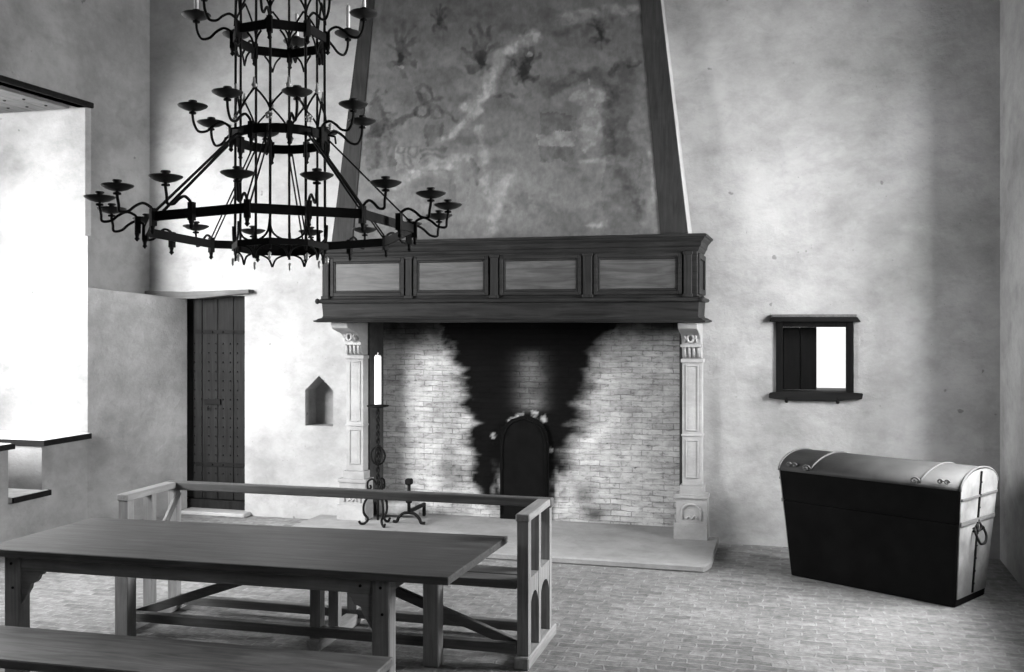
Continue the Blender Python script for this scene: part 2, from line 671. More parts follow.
for z in (1.97, 0.52):
    bm = new_bm()
    box(bm, DX0+0.12, DX1-0.01, YB+0.085, YB+0.10, z-0.022, z+0.022)
    tube(bm, [(DX1-0.02, YB+0.085, z-0.05), (DX1-0.02, YB+0.085, z+0.05)], 0.014, 8)
    for k in range(5):
        lathe(bm, [(0.012, -0.008), (0.012, 0.008)], 6, (DX0+0.2+k*0.13, YB+0.083, z))
    obj('strap_hinge', bm, M_iron, door, 0.002)
bm = new_bm()
box(bm, -6.39, -6.19, YB+0.078, YB+0.10, 1.175, 1.235)
tube(bm, [(-6.33, YB+0.07, 1.16), (-6.33, YB+0.05, 1.14), (-6.33, YB+0.07, 1.11)], 0.008, 8)
obj('bolt_lock', bm, M_iron, door, 0.003)
bm = new_bm()
box(bm, DX0+0.003, DX1-0.003, YB+0.06, YB+0.15, 0.0, 0.135)
obj('kick_board', bm, M_door, door, 0.004)
bm = new_bm()
prism(bm, [(-7.02, 2.345), (-6.4, 2.33), (-5.735, 2.385), (-5.735, 2.425), (-6.5, 2.405), (-7.02, 2.418)],
      lambda x, z: (x, YB-0.10, z), lambda x, z: (x, YB+0.19, z))
struct(obj('trim_7', bm, M_lint, bevel=0.006), 'weathered wooden lintel over the studded door', 'lintel')
bm = new_bm()
box(bm, -6.54, -5.76, YB-0.16, YB+0.06, 0, 0.045)
struct(obj('trim_8', bm, M_stone, bevel=0.012), 'worn pale threshold at the foot of the door', 'threshold')

# ------------------------------------------------------------------ small framed window in the back wall, right of the fireplace
bm = new_bm()
fy0, fy1 = YB-0.03, YB+0.16
box(bm, -0.305, -0.245, fy0, fy1, 1.40, 2.09)
box(bm, 0.315, 0.380, fy0, fy1, 1.40, 2.09)
box(bm, -0.245, 0.315, fy0, fy1, 2.035, 2.09)
w4 = obj('window_4', bm, M_darkz, bevel=0.006)
struct(w4, 'small timber framed window to the right of the fireplace', 'window')
bm = new_bm()
prism(bm, [(-0.365, 2.082), (0.44, 2.082), (0.41, 2.128), (-0.345, 2.128)],
      lambda x, z: (x, YB-0.07, z), lambda x, z: (x, YB+0.02, z))
obj('head_board', bm, M_dark, w4, 0.005)
bm = new_bm()
box(bm, -0.345, 0.405, YB-0.055, YB, 2.128, 2.152)
obj('head_cap', bm, M_grey, w4, 0.004)
bm = new_bm()
prism(bm, [(-0.37, 1.378), (-0.25, 1.368), (-0.2, 1.36), (0.24, 1.36), (0.31, 1.372), (0.45, 1.385), (0.46, 1.435), (0.30, 1.445), (-0.24, 1.445), (-0.365, 1.425)],
      lambda x, z: (x, YB-0.06, z), lambda x, z: (x, YB+0.15, z))
obj('sill_beam', bm, M_dark, w4, 0.006)
bm = new_bm()
for x in (-0.21, 0.24):
    tube(bm, [(x, YB-0.05, 1.35), (x, YB-0.066, 1.36), (x, YB-0.05, 1.375)], 0.016, 8)
obj('iron_pin', bm, M_iron, w4)
# open shutter board standing in the reveal and the daylit reveal behind it
bm = new_bm()
M = Matrix.Translation((-0.243, YB+0.165, 0)) @ Matrix.Rotation(math.radians(12), 4, 'Z')
for k in range(2):
    box(bm, 0.002+0.155*k, 0.153+0.155*k, 0, 0.03, 1.445, 2.033, M)
obj('shutter', bm, M_darkz, w4, 0.004)
bm = new_bm()
box(bm, WX0, WX1, YB+0.70, YB+0.71, WZ0, WZ1)
obj('pane', bm, M_pane, w4)

# ------------------------------------------------------------------ fireplace
fire = thing('fireplace', 'great hooded fireplace with carved stone pillars and panelled oak mantel', 'fireplace', (0, 0, 0))
FH = 0.06
bm = new_bm()
prism(bm, [(-4.95, FYB-0.02), (-4.95, 8.76), (-2.9, 8.72), (-0.84, 8.73), (-0.80, 8.9), (-0.82, YB-0.005), (FX1, YB-0.005), (FX1, FYB-0.02), (FX0, FYB-0.02), (FX0, YB-0.005), (-4.95, YB-0.005)][1:],
      lambda x, y: (x, y, 0.0), lambda x, y: (x, y, FH))
obj('hearth_slab', bm, M_slab, fire, 0.012)


# numpy noise for painted surfaces
def vnoise(x, y, seed):
    rs = np.random.RandomState(seed)
    T = rs.rand(64, 64)
    xi = np.floor(x).astype(int)
    yi = np.floor(y).astype(int)
    fx, fy = x-xi, y-yi
    fx = fx*fx*(3-2*fx)
    fy = fy*fy*(3-2*fy)
    a = T[xi % 64, yi % 64]
    b = T[(xi+1) % 64, yi % 64]
    c = T[xi % 64, (yi+1) % 64]
    d = T[(xi+1) % 64, (yi+1) % 64]
    return a*(1-fx)*(1-fy)+b*fx*(1-fy)+c*(1-fx)*fy+d*fx*fy


def fbm(x, y, seed, octv=5):
    s, a, t = 0, 0.5, 0
    for i in range(octv):
        s = s+a*vnoise(x*2**i+17*i, y*2**i+9*i, seed+i)
        t += a
        a *= 0.55
    return s/t


def seg_dist(P, Q, pts):
    d = np.full(P.shape, 1e9)
    for (x0, y0), (x1, y1) in zip(pts[:-1], pts[1:]):
        dx, dy = x1-x0, y1-y0
        L = dx*dx+dy*dy+1e-9
        t = np.clip(((P-x0)*dx+(Q-y0)*dy)/L, 0, 1)
        d = np.minimum(d, np.hypot(P-x0-t*dx, Q-y0-t*dy))
    return d


def sstep(a, b, x):
    t = np.clip((x-a)/(b-a), 0, 1)
    return t*t*(3-2*t)


def painted_grid(name, nu, nv, fpos, paint, attr, m, parent, thick=0.0):
    """a dense sheet with a pigment attribute; fpos(s,t) -> xyz arrays, thickness backwards in +Y"""
    s, t = np.meshgrid(np.linspace(0, 1, nu), np.linspace(0, 1, nv))
    X, Y, Z = fpos(s, t)
    co = np.stack([X, Y, Z], -1).reshape(-1, 3)
    idx = np.arange(nu*nv).reshape(nv, nu)
    f = np.stack([idx[:-1, :-1], idx[:-1, 1:], idx[1:, 1:], idx[1:, :-1]], -1).reshape(-1, 4).tolist()
    n0 = nu*nv
    c = [idx[0, 0], idx[0, -1], idx[-1, -1], idx[-1, 0]]
    back = [tuple(co[k]+np.array([0, thick, 0])) for k in c]
    # rim faces follow the border so that the sheet is a closed slab
    edges = [list(idx[0, :]), list(idx[:, -1]), list(idx[-1, ::-1]), list(idx[::-1, 0])]
    faces = f+[[n0+3, n0+2, n0+1, n0]]
    for k, e in enumerate(edges):
        faces.append([int(q) for q in reversed(e)]+[n0+k, n0+(k+1) % 4])
    me = bpy.data.meshes.new(name)
    me.from_pydata([tuple(p) for p in co]+back, [], [[int(q) for q in q4] for q4 in faces])
    zz = -X*SA+Y*CA
    P = 512+F*(X*CA+Y*SA)/zz
    Q = 320-F*(Z-EYE)/zz
    val = np.clip(paint(P, Q), 0, 1).reshape(-1)
    val = np.concatenate([val, np.full(4, float(val.mean()))])
    a = me.color_attributes.new(attr, 'FLOAT_COLOR', 'POINT')
    a.data.foreach_set('color', np.stack([val, val, val, np.ones_like(val)], -1).astype(np.float32).reshape(-1))
    me.materials.append(m)
    me.update()
    o = bpy.data.objects.new(name, me)
    C.objects.link(o)
    o.parent = parent
    return o


def soot_shade_paint(P, Q):
    n = fbm(P/26, Q/9, 3)
    n2 = fbm(P/70, Q/70, 11)
    # left and right limits of the sooty column at each height
    ys = [300, 335, 360, 400, 430, 460, 490, 505, 530]
    lo = np.interp(Q, ys, [430, 438, 452, 461, 464, 467, 472, 480, 500])
    hi = np.interp(Q, ys, [650, 616, 600, 588, 580, 572, 565, 556, 535])
    e = (n-0.5)*34
    m = sstep(lo-9, lo+11, P+e)*(1-sstep(hi-16, hi+16, P+e))
    # thin light streak above the fireback and flaking near the floor
    m = m*(1-0.24*np.exp(-((P-531)/13)**2)*sstep(345, 365, Q)*(1-sstep(402, 416, Q))*(0.4+n))
    flake = sstep(0.5, 0.68, fbm(P/16, Q/40, 21))*sstep(455, 500, Q)
    m = m*(1-0.85*flake)
    m = m*(1-sstep(498, 520, Q+(n2-0.5)*40)*0.8)
    # mantel's shade and smoke painted along the top, smudges at the foot
    top = (1-sstep(324, 352, Q+(n2-0.5)*40))*0.95
    top = np.maximum(top, (1-sstep(334, 372, Q+(n-0.5)*26))*sstep(408, 462, P)*(1-sstep(590, 648, P)))
    chips = np.zeros_like(P)
    for cx, cy, rx, ry in ((512, 420, 4, 4), (521, 415, 5, 3), (534, 414, 5, 3), (542, 419, 4, 5), (526, 461, 2, 5), (494, 436, 3, 2), (549, 450, 5, 2)):
        chips = np.maximum(chips, 1-sstep(0.5, 1.2, np.hypot((P-cx)/rx, (Q-cy)/ry)+(fbm(P/3.5, Q/3.5, 95)-0.5)*2.2))
    sm = 0.8*np.exp(-((P-583)/14)**2-((Q-498)/16)**2)*(0.3+1.2*n)
    sm += 0.7*np.exp(-((P-596)/10)**2-((Q-515)/8)**2)
    sm += 0.7*np.exp(-((P-452)/16)**2-((Q-478)/26)**2)*(n*1.6-0.2)
    side = 0.35*sstep(660, 690, P)
    m = m*(1-0.75*chips*sstep(0.3, 0.6, fbm(P/4, Q/4, 91)))
    return np.maximum(np.maximum(m, top), np.maximum(sm, side))*0.995


painted_grid('brick_back', 170, 120,
             lambda s, t: (FX0+0.005+(FX1-FX0-0.01)*s, np.full(s.shape, FYB-0.02), FH+2.45*t),
             soot_shade_paint, 'soot_shade', M_brick, fire, 0.018)
for x0, x1 in ((FX0+0.001, FX0+0.035), (FX1-0.035, FX1-0.001)):
    bm = new_bm()
    box(bm, x0, x1, YB-0.01, FYB-0.022, FH, 2.5)
    obj('firebox_jamb', bm, M_jamb, fire, 0.005)


def pillar(x0, x1, side):
    """stone pilaster with plinth, panelled shaft, fluted neck and scrolled bracket; side -1 left, +1 right"""
    yf = YB-0.13
    p = new_bm()
    box(p, x0, x1, yf, YB-0.002, 0.55, 1.74)
    # raised panel frames on the front of the shaft
    for z0, z1 in ((0.62, 0.98), (1.06, 1.68)):
        a, b, t = x0+0.032, x1-0.032, 0.014
        box(p, a, a+t, yf-0.010, yf, z0, z1)
        box(p, b-t, b, yf-0.010, yf, z0, z1)
        box(p, a+t, b-t, yf-0.010, yf, z0, z0+t)
        box(p, a+t, b-t, yf-0.010, yf, z1-t, z1)
    box(p, x0-0.008, x1+0.008, yf-0.012, YB-0.002, 1.01, 1.03)
    box(p, x0-0.012, x1+0.012, yf-0.016, YB-0.002, 1.70, 1.735)
    sh = obj('pillar_shaft', p, M_stone, fire, 0.004)
    q = new_bm()
    e = 0.05
    box(q, x0-e-0.02, x1+e+0.005, yf-0.08, YB-0.002, FH, FH+0.15)
    box(q, x0-e, x1+e, yf-0.06, YB-0.002, FH+0.15, 0.44)
    box(q, x0-e-0.012, x1+e+0.01, yf-0.075, YB-0.002, 0.44, 0.475)
    box(q, x0-0.02, x1+0.02, yf-0.035, YB-0.002, 0.475, 0.55)
    # round-headed relief on the face of the plinth
    cx, w = (x0+x1)/2, (x1-x0)/2-0.005
    arc = [(cx+w*math.cos(k*PI/10), 0.31+0.075*math.sin(k*PI/10)) for k in range(11)]
    tube(q, [(cx+w, yf-0.062, 0.24)]+[(x, yf-0.062, z) for x, z in arc]+[(cx-w, yf-0.062, 0.24)], 0.013, 6)
    tube(q, spline([(cx-0.05, yf-0.062, 0.25), (cx-0.02, yf-0.062, 0.27), (cx, yf-0.062, 0.25), (cx+0.03, yf-0.062, 0.28), (cx+0.05, yf-0.062, 0.25)], 4), 0.010, 6)
    obj('pillar_plinth', q, M_stone, fire, 0.006)
    # bracket: a scroll profile carried forward under the mantel
    b = new_bm()
    prof = [(yf, 1.74), (yf-0.03, 1.76), (yf-0.05, 1.84), (yf-0.075, 1.87), (yf-0.085, 1.92), (yf-0.14, 1.96),
            (yf-0.24, 1.985), (yf-0.36, 2.02), (yf-0.385, 2.075), (YB-0.002, 2.075), (YB-0.002, 1.74)]
    prism(b, prof, lambda y, z: (x0+0.004, y, z), lambda y, z: (x1-0.004, y, z))
    br = obj('pillar_bracket', b, M_stone, fire, 0.006)
    f = new_bm()
    for k in range(4):
        xx = x0+0.03+(x1-x0-0.06)*k/3
        tube(f, [(xx, yf-0.028, 1.755), (xx, yf-0.045, 1.80), (xx, yf-0.062, 1.845)], 0.013, 6)
    box(f, x0-0.008, x1+0.008, yf-0.085, yf-0.02, 1.848, 1.872)
    obj('fluting', f, M_stone, br)
    f = new_bm()
    for xx in (x0+0.045, x1-0.045):
        sp = [(xx, yf-0.10-0.045*(1-k/26)*math.cos(k*0.5), 1.925+0.045*(1-k/26)*math.sin(k*0.5)) for k in range(24)]
        tube(f, sp, 0.011, 6)
    tube(f, [((x0+x1)/2+0.028*math.cos(a), yf-0.14, 1.93+0.036*math.sin(a)) for a in [k*PI/6 for k in range(12)]], 0.012, 6, True)
    obj('scroll_carving', f, M_stone, br)


pillar(-4.59, -4.40, -1)
pillar(-1.155, -0.970, 1)

# the oak mantel: a long panelled box
MY = 9.37
mx0, mx1 = -4.625, -0.965
mant = new_bm()
box(mant, mx0, mx1, MY, YB-0.002, 2.285, 2.75)
mo = obj('mantel', mant, M_mant, fire, 0.006)


def ledge(name, steps):
    """moulding that runs round the front and both ends; steps of (z, overhang) from the bottom up"""
    bm = new_bm()
    rings = []
    for z, e in steps:
        rings.append([bm.verts.new(p) for p in ((mx0-e, YB-0.003, z), (mx0-e, MY-e, z), (mx1+e, MY-e, z), (mx1+e, YB-0.003, z))])
    for A, B in zip(rings[:-1], rings[1:]):
        for i in range(4):
            bm.faces.new((A[i], A[(i+1) % 4], B[(i+1) % 4], B[i]))
    bm.faces.new(list(reversed(rings[0])))
    bm.faces.new(rings[-1])
    return obj(name, bm, M_mant, mo)


ledge('lower_moulding', [(2.076, 0.045), (2.082, 0.072), (2.094, 0.076), (2.100, 0.055), (2.112, 0.04), (2.122, 0.012), (2.14, 0.004), (2.262, 0.012)])
ledge('middle_moulding', [(2.2625, 0.02), (2.268, 0.046), (2.284, 0.052), (2.298, 0.044), (2.305, 0.02), (2.318, 0.006)])
ledge('cornice', [(2.718, 0.004), (2.735, 0.014), (2.752, 0.018), (2.762, 0.03), (2.80, 0.038), (2.825, 0.062), (2.838, 0.066), (2.842, 0.082), (2.862, 0.086), (2.868, 0.07)])
for x in (mx0-0.045, mx1+0.045):
    bm = new_bm()
    lathe(bm, [(0, -0.028), (0.018, -0.02), (0.024, 0), (0.018, 0.02), (0, 0.028)], 12, (x, MY-0.045, 2.284))
    obj('corner_boss', bm, M_mant, mo)
PXS = [(331, 405), (414, 489), (500, 582), (594, 682)]
for i, (a, b) in enumerate(PXS):
    xa, xb = at_y(a, 280, MY).x, at_y(b, 280, MY).x
    z0, z1 = 2.33, 2.705
    fr = new_bm()
    t = 0.035
    for (p0, p1, q0, q1) in ((xa, xa+t, z0, z1), (xb-t, xb, z0, z1), (xa+t, xb-t, z0, z0+t), (xa+t, xb-t, z1-t, z1)):
        box(fr, p0, p1, MY-0.022, MY, q0, q1)
    t2 = 0.055
    for (p0, p1, q0, q1) in ((xa+t, xa+t2, z0+t, z1-t), (xb-t2, xb-t, z0+t, z1-t), (xa+t2, xb-t2, z0+t, z0+t2), (xa+t2, xb-t2, z1-t2, z1-t)):
        box(fr, p0, p1, MY-0.012, MY, q0, q1)
    f = obj('panel_frame', fr, M_mant, mo, 0.004)
    pn = new_bm()
    box(pn, xa+t2+0.001, xb-t2-0.001, MY-0.006, MY+0.004, z0+t2+0.001, z1-t2-0.001)
    obj('panel', pn, M_panel, mo, 0.002)
ST = [(323.5, 329.5), (406.5, 412.5), (491, 498.5), (583.5, 592.5), (684, 692)]
for a, b in ST:
    xa, xb = at_y(a, 280, MY).x, at_y(b, 280, MY).x
    st = new_bm()
    box(st, xa, xb, MY-0.03, MY, 2.33, 2.70)
    box(st, xa-0.008, xb+0.008, MY-0.038, MY, 2.685, 2.712)
    box(st, xa-0.008, xb+0.008, MY-0.045, MY, 2.305, 2.335)
    obj('stile', st, M_mantz, mo, 0.004)
# panelled right end of the mantel
bm = new_bm()
for (p0, p1, q0, q1) in ((MY+0.02, MY+0.07, 2.33, 2.70), (YB-0.07, YB-0.01, 2.33, 2.70), (MY+0.07, YB-0.07, 2.33, 2.38), (MY+0.07, YB-0.07, 2.65, 2.70)):
    box(bm, mx1, mx1+0.018, p0, p1, q0, q1)
obj('end_frame', bm, M_mantz, mo, 0.004)

# hood: tapering plaster chimney breast with a painted front between two dark boards
HB, HT = 2.868, ZC-0.002
hyb, hyt = 9.60, 9.80


def hood_edge(z):
    k = (z-HB)/(5.25-HB)
    return -4.645+0.262*k, -1.068-0.290*k, hyb+(hyt-hyb)*(z-HB)/(HT-HB)


bm = new_bm()
l0, r0, y0 = hood_edge(HB)
l1, r1, y1 = hood_edge(HT)
vv = [bm.verts.new(p) for p in ((l0, y0, HB), (r0, y0, HB), (r0, YB-0.002, HB), (l0, YB-0.002, HB),
                                (l1, y1, HT), (r1, y1, HT), (r1, YB-0.002, HT), (l1, YB-0.002, HT))]
for f in ((3, 2, 1, 0), (4, 5, 6, 7), (0, 1, 5, 4), (1, 2, 6, 5), (2, 3, 7, 6), (3, 0, 4, 7)):
    bm.faces.new([vv[i] for i in f])
hood = obj('hood', bm, M_wall, fire, 0.01)
for sd in (0, 1):
    bm = new_bm()
    pts = []
    for z in (HB+0.003, HT-0.01):
        l, r, y = hood_edge(z)
        wdt = 0.235 if z < 3 else 0.10
        if sd == 1:
            wdt = 0.255 if z < 3 else 0.16
        e0, e1 = (l+0.004, l+wdt) if sd == 0 else (r-wdt, r-0.004)
        pts += [(e0, y-0.026, z), (e1, y-0.026, z), (e1, y+0.01, z), (e0, y+0.01, z)]
    vv = [bm.verts.new(p) for p in pts]
    for f in ((3, 2, 1, 0), (4, 5, 6, 7), (0, 1, 5, 4), (1, 2, 6, 5), (2, 3, 7, 6), (3, 0, 4, 7)):
        bm.faces.new([vv[i] for i in f])
    obj('border_board', bm, wood('hood_border', 0.022, 0.04, 'z', 0.6), hood, 0.004)


def mural_pos(s, t):
    z = HB+0.004+(HT-0.02-HB)*t
    k = (z-HB)/(5.25-HB)
    kk = (z-HB)/(HT-HB)
    l = -4.645+0.262*k+0.225-0.13*kk
    r = -1.068-0.290*k-0.245+0.09*kk
    y = hyb+(hyt-hyb)*kk-0.014
    return l+(r-l)*s, y, z


def mural_paint(P, Q):
    wob = fbm(P/13, Q/13, 5, 6)-0.5
    wob2 = fbm(P/13+7, Q/13+3, 8, 6)-0.5
    p, q = P+wob*13, Q+wob2*13
    n = fbm(P/60, Q/60, 31)
    nf = fbm(P/9, Q/9, 41)
    wear = sstep(0.34, 0.62, fbm(P/8+3, Q/8, 61, 6))
    v = 0.098+0.075*(n-0.5)+0.05*(nf-0.5)
    # darker towards the top, paler towards the bottom
    v = v*np.interp(Q, [-300, 0, 60, 120, 180, 240], [0.6, 0.74, 0.90, 1.0, 1.14, 1.18])
    ver = fbm(P/7, Q/120, 51)
    v = v*(1-0.30*(1-sstep(20, 70, Q))*ver)

    def dark(amount, mask):
        nonlocal v
        v = v*(1-amount*np.clip(mask, 0, 1)*(0.55+0.6*wear))

    def light(amount, mask):
        nonlocal v
        v = v+0.75*amount*np.clip(mask, 0, 1)*(0.4+0.8*wear)

    def stroke(pts, w, soft=1.6):
        return 1-sstep(w-soft*0.5, w+soft, seg_dist(p, q, pts))

    def blob(cx, cy, rx, ry, rag=1.0):
        d = np.hypot((p-cx)/rx, (q-cy)/ry)+(nf-0.5)*rag
        return 1-sstep(0.75, 1.1, d)

    # leaf sprigs strewn over the upper ground
    for cx, cy, k in ((402, 52, 1.0), (480, 56, 1.05), (524, 66, 1.1), (440, 22, 0.6), (600, 30, 0.7)):
        for dx, dy in ((-9, -22), (9, -26), (0, -30), (-16, -8), (15, -12)):
            dark(0.42, stroke([(cx, cy+8*k), (cx+dx*0.45*k, cy+dy*0.35*k), (cx+dx*k, cy+dy*k)], 1.9*k))
        dark(0.5, stroke([(cx-9*k, cy+14*k), (cx+2*k, cy+9*k), (cx+12*k, cy+12*k)], 3.2*k))
        dark(0.35, stroke([(cx, cy+8*k), (cx+3*k, cy+26*k)], 1.4*k))
        dark(0.4, blob(cx+1, cy, 8*k, 11*k, 1.6))
    # looped knot of cords
    for cx, cy, rx, ry in ((426, 95, 7, 10), (421, 110, 7, 5), (436, 111, 6, 5)):
        d = np.hypot((p-cx)/rx, (q-cy)/ry)
        dark(0.5, 1-sstep(0.18, 0.42, np.abs(d-1)))
    dark(0.5, stroke([(414, 113), (400, 122), (384, 128)], 1.8))
    dark(0.45, stroke([(442, 110), (452, 114), (458, 122)], 1.8))
    dark(0.45, stroke([(430, 103), (442, 96)], 1.5))
    dark(0.3, ((np.abs(p-433) < 8) & (q > 124) & (q < 146)).astype(float)*0.9)
    dark(0.35, stroke([(427, 124), (427, 146)], 1.2)+stroke([(440, 124), (440, 146)], 1.2))
    # shield quarter with horseshoe marks and striped neighbour
    light(0.06, ((p > 396) & (p < 420) & (q > 146) & (q < 172)).astype(float))
    for cx, cy in ((402, 151), (414, 151), (390, 151), (408, 163)):
        u = [(cx-3.5, cy-4), (cx-3.5, cy+2), (cx, cy+5), (cx+3.5, cy+2), (cx+3.5, cy-4)]
        dark(0.38, stroke(u, 1.1))
    for yy in (151, 157, 163, 169):
        dark(0.32, stroke([(421, yy), (448, yy-1)], 1.3))
    dark(0.3, ((p > 376) & (p < 396) & (q > 120) & (q < 165)).astype(float)*(0.5+n))
    # mantled helm at the left edge
    dark(0.55, blob(376, 118, 13, 22, 1.8))
    dark(0.4, blob(371, 150, 10, 18, 1.5))
    dark(0.45, stroke([(386, 120), (396, 114)], 1.6))
    # pale scroll running diagonally, and its lower echo
    light(0.17, stroke([(534, 37), (517, 42), (503, 54), (494, 72), (484, 92), (466, 107)], 3.8, 5)*(0.5+nf))
    light(0.14, stroke([(478, 110), (464, 122), (452, 134), (440, 143)], 2.4, 4)*(0.4+nf))
    light(0.11, stroke([(394, 186), (420, 170), (448, 162), (470, 160)], 4, 5)*(0.4+nf))
    light(0.09, stroke([(562, 18), (595, 14), (640, 8)], 3, 5))
    light(0.11, stroke([(506, 178), (500, 205), (490, 232)], 4, 6)*(0.3+nf))
    light(0.09, stroke([(481, 130), (484, 165), (490, 200)], 3, 5)*(0.4+nf))
    dark(0.45, stroke([(471, 160), (475, 172), (479, 184)], 1.8))
    dark(0.4, stroke([(500, 50), (503, 80), (504, 104)], 5, 6))
    dark(0.4, stroke([(494, 96), (516, 97)], 1.6))
    # barred shield in the middle and the beast above it
    dark(0.32, ((p > 540) & (p < 574) & (q > 114) & (q < 132)).astype(float))
    dark(0.32, ((p > 538) & (p < 572) & (q > 145) & (q < 160)).astype(float))
    light(0.08, ((p > 538) & (p < 576) & (q > 133) & (q < 144)).astype(float)*(0.4+nf))
    dark(0.5, stroke([(545, 92), (560, 84), (575, 76), (596, 74), (604, 83)], 5, 5)*(0.5+nf))
    dark(0.35, stroke([(556, 34), (575, 28), (596, 30)], 3.2, 4))
    dark(0.4, blob(524, 66, 12, 14, 2.0))
    light(0.08, blob(585, 98, 22, 10, 1.5))
    light(0.08, blob(590, 125, 12, 22, 1.5))
    # mantling with long tails on the right
    dark(0.52, stroke([(626, 70), (620, 95), (618, 120), (622, 150)], 11, 8)*(0.35+1.0*nf))
    dark(0.45, stroke([(610, 88), (612, 125), (606, 160)], 5, 6)*(0.4+nf))
    dark(0.5, stroke([(628, 66), (640, 60)], 2.4)+stroke([(616, 66), (612, 74)], 2.4))
    dark(0.4, stroke([(615, 165), (628, 185), (640, 205)], 4, 5))
    dark(0.35, stroke([(640, 150), (646, 180), (640, 215)], 5, 6)*(0.4+nf))
    light(0.12, stroke([(650, 130), (653, 165), (655, 200)], 1.4, 3)*(0.3+nf))
    light(0.12, stroke([(580, 161), (600, 163), (612, 161)], 2, 3)*(0.2+nf))
    light(0.12, stroke([(592, 226), (606, 224)], 1.8, 3))
    dark(0.22, blob(520, 200, 15, 8, 2.0))
    dark(0.25, ((p > 604) & (p < 640) & (q > 160) & (q < 232)).astype(float)*(0.4+n))
    dark(0.16, ((np.abs(((p-440) % 22)-11) < 4) & (q > 168) & (q < 205) & (p < 470) & (p > 425)).astype(float))
    light(0.06, blob(404, 215, 30, 16, 1.2))
    v = v*(0.78+0.44*fbm(P/5, Q/5, 71, 4))
    v = v*(1-0.22*sstep(0.5, 0.7, fbm(P/26, Q/14, 81, 6)))
    for sx, sy, r in ((404, 67, 2.5), (527, 54, 3), (588, 81, 2)):
        light(0.10, blob(sx, sy, r, r, 1.0))
    return np.clip(v, 0.008, 0.8)


painted_grid('mural', 300, 330, mural_pos, mural_paint, 'pigment', M_mural, hood, 0.012)

# ------------------------------------------------------------------ fireback and hearth tools
fb = new_bm()
cx, w = -2.81, 0.255
top = [(cx-w, 0.84), (cx-w*0.93, 0.95), (cx-w*0.78, 1.03), (cx-w*0.52, 1.085), (cx-w*0.22, 1.11), (cx, 1.125), (cx+w*0.22, 1.11), (cx+w*0.52, 1.085), (cx+w*0.78, 1.03), (cx+w*0.93, 0.95), (cx+w, 0.84)]
poly = [(cx-w, FH), (cx+w, FH)]+list(reversed(top))
prism(fb, poly, lambda x, z: (x, FYB-0.075, z), lambda x, z: (x, FYB-0.025, z))
fbt = thing('fireback', 'black arched cast-iron fireback standing against the sooty bricks', 'fireback', (cx, FYB-0.05, FH))
o = obj('back_plate', fb, M_soot, fbt, 0.006)
o.location = (-cx, -(FYB-0.05), -FH)
bm = new_bm()
tube(bm, [(x-cx, -0.028, z-FH) for x, z in [(cx-w+0.02, FH+0.05)]+[(cx+(x-cx)*0.9, z-0.03) for x, z in top]+[(cx+w-0.02, FH+0.05)]], 0.012, 6)
obj('raised_border', bm, M_soot, fbt)

# tall candlestick on the hearth
cs = thing('candlestick', 'tall twisted wrought-iron candlestick standing inside the left fireplace pillar', 'candlestick', (-4.135, 9.58, FH))
bm = new_bm()
# twisted stem: two strands wound round each other
for ph in (0, PI):
    tube(bm, [(0.012*math.cos(ph+k*0.55), 0.012*math.sin(ph+k*0.55), 0.40+k*0.0125) for k in range(62)], 0.010, 6)
tube(bm, [(0, 0, 0.05), (0, 0, 0.42)], 0.013, 8)
obj('stem', bm, M_iron, cs)
bm = new_bm()
for rz in (0, PI/2):
    tube(bm, [(0.075*math.cos(a)*math.cos(rz), 0.075*math.cos(a)*math.sin(rz), 0.69+0.09*math.sin(a)) for a in [k*2*PI/20 for k in range(20)]], 0.010, 6, True)
lathe(bm, [(0, 0.59), (0.03, 0.60), (0.03, 0.615), (0, 0.625)], 12)
lathe(bm, [(0, 0.765), (0.03, 0.775), (0.03, 0.79), (0, 0.80)], 12)
obj('basket_knop', bm, M_iron, cs)
bm = new_bm()
lathe(bm, [(0, 1.16), (0.02, 1.162), (0.035, 1.166), (0.105, 1.178), (0.112, 1.19), (0.10, 1.188), (0.035, 1.176), (0.035, 1.20), (0, 1.20)], 24)
obj('drip_pan', bm, M_iron, cs)
for k in range(3):
    a = PI+0.25+k*2*PI/3
    bm = new_bm()
    pr = [(0.012, 0.40), (0.05, 0.455), (0.10, 0.43), (0.10, 0.36), (0.07, 0.37), (0.075, 0.40)]
    tube(bm, spline([(r*math.cos(a), r*math.sin(a), z) for r, z in pr], 6), 0.011, 6)
    pr = [(0.012, 0.36), (0.07, 0.31), (0.135, 0.22), (0.14, 0.12), (0.10, 0.06), (0.13, 0.018), (0.17, 0.014), (0.19, 0.04)]
    tube(bm, spline([(r*math.cos(a), r*math.sin(a), z) for r, z in pr], 6), 0.013, 6)
    obj('leg', bm, M_iron, cs)
cd = new_bm()
lathe(cd, [(0, 0.0), (0.034, 0.0), (0.035, 0.01), (0.034, 0.47), (0.026, 0.49), (0, 0.492)], 18)
lathe(cd, [(0.003, 0.49), (0.003, 0.515), (0, 0.517)], 6)
o = obj('candle', cd, M_wax, loc=(-4.135, 9.58, FH+1.20))
o['label'] = 'thick white candle on the tall candlestick by the hearth'
o['category'] = 'candle'

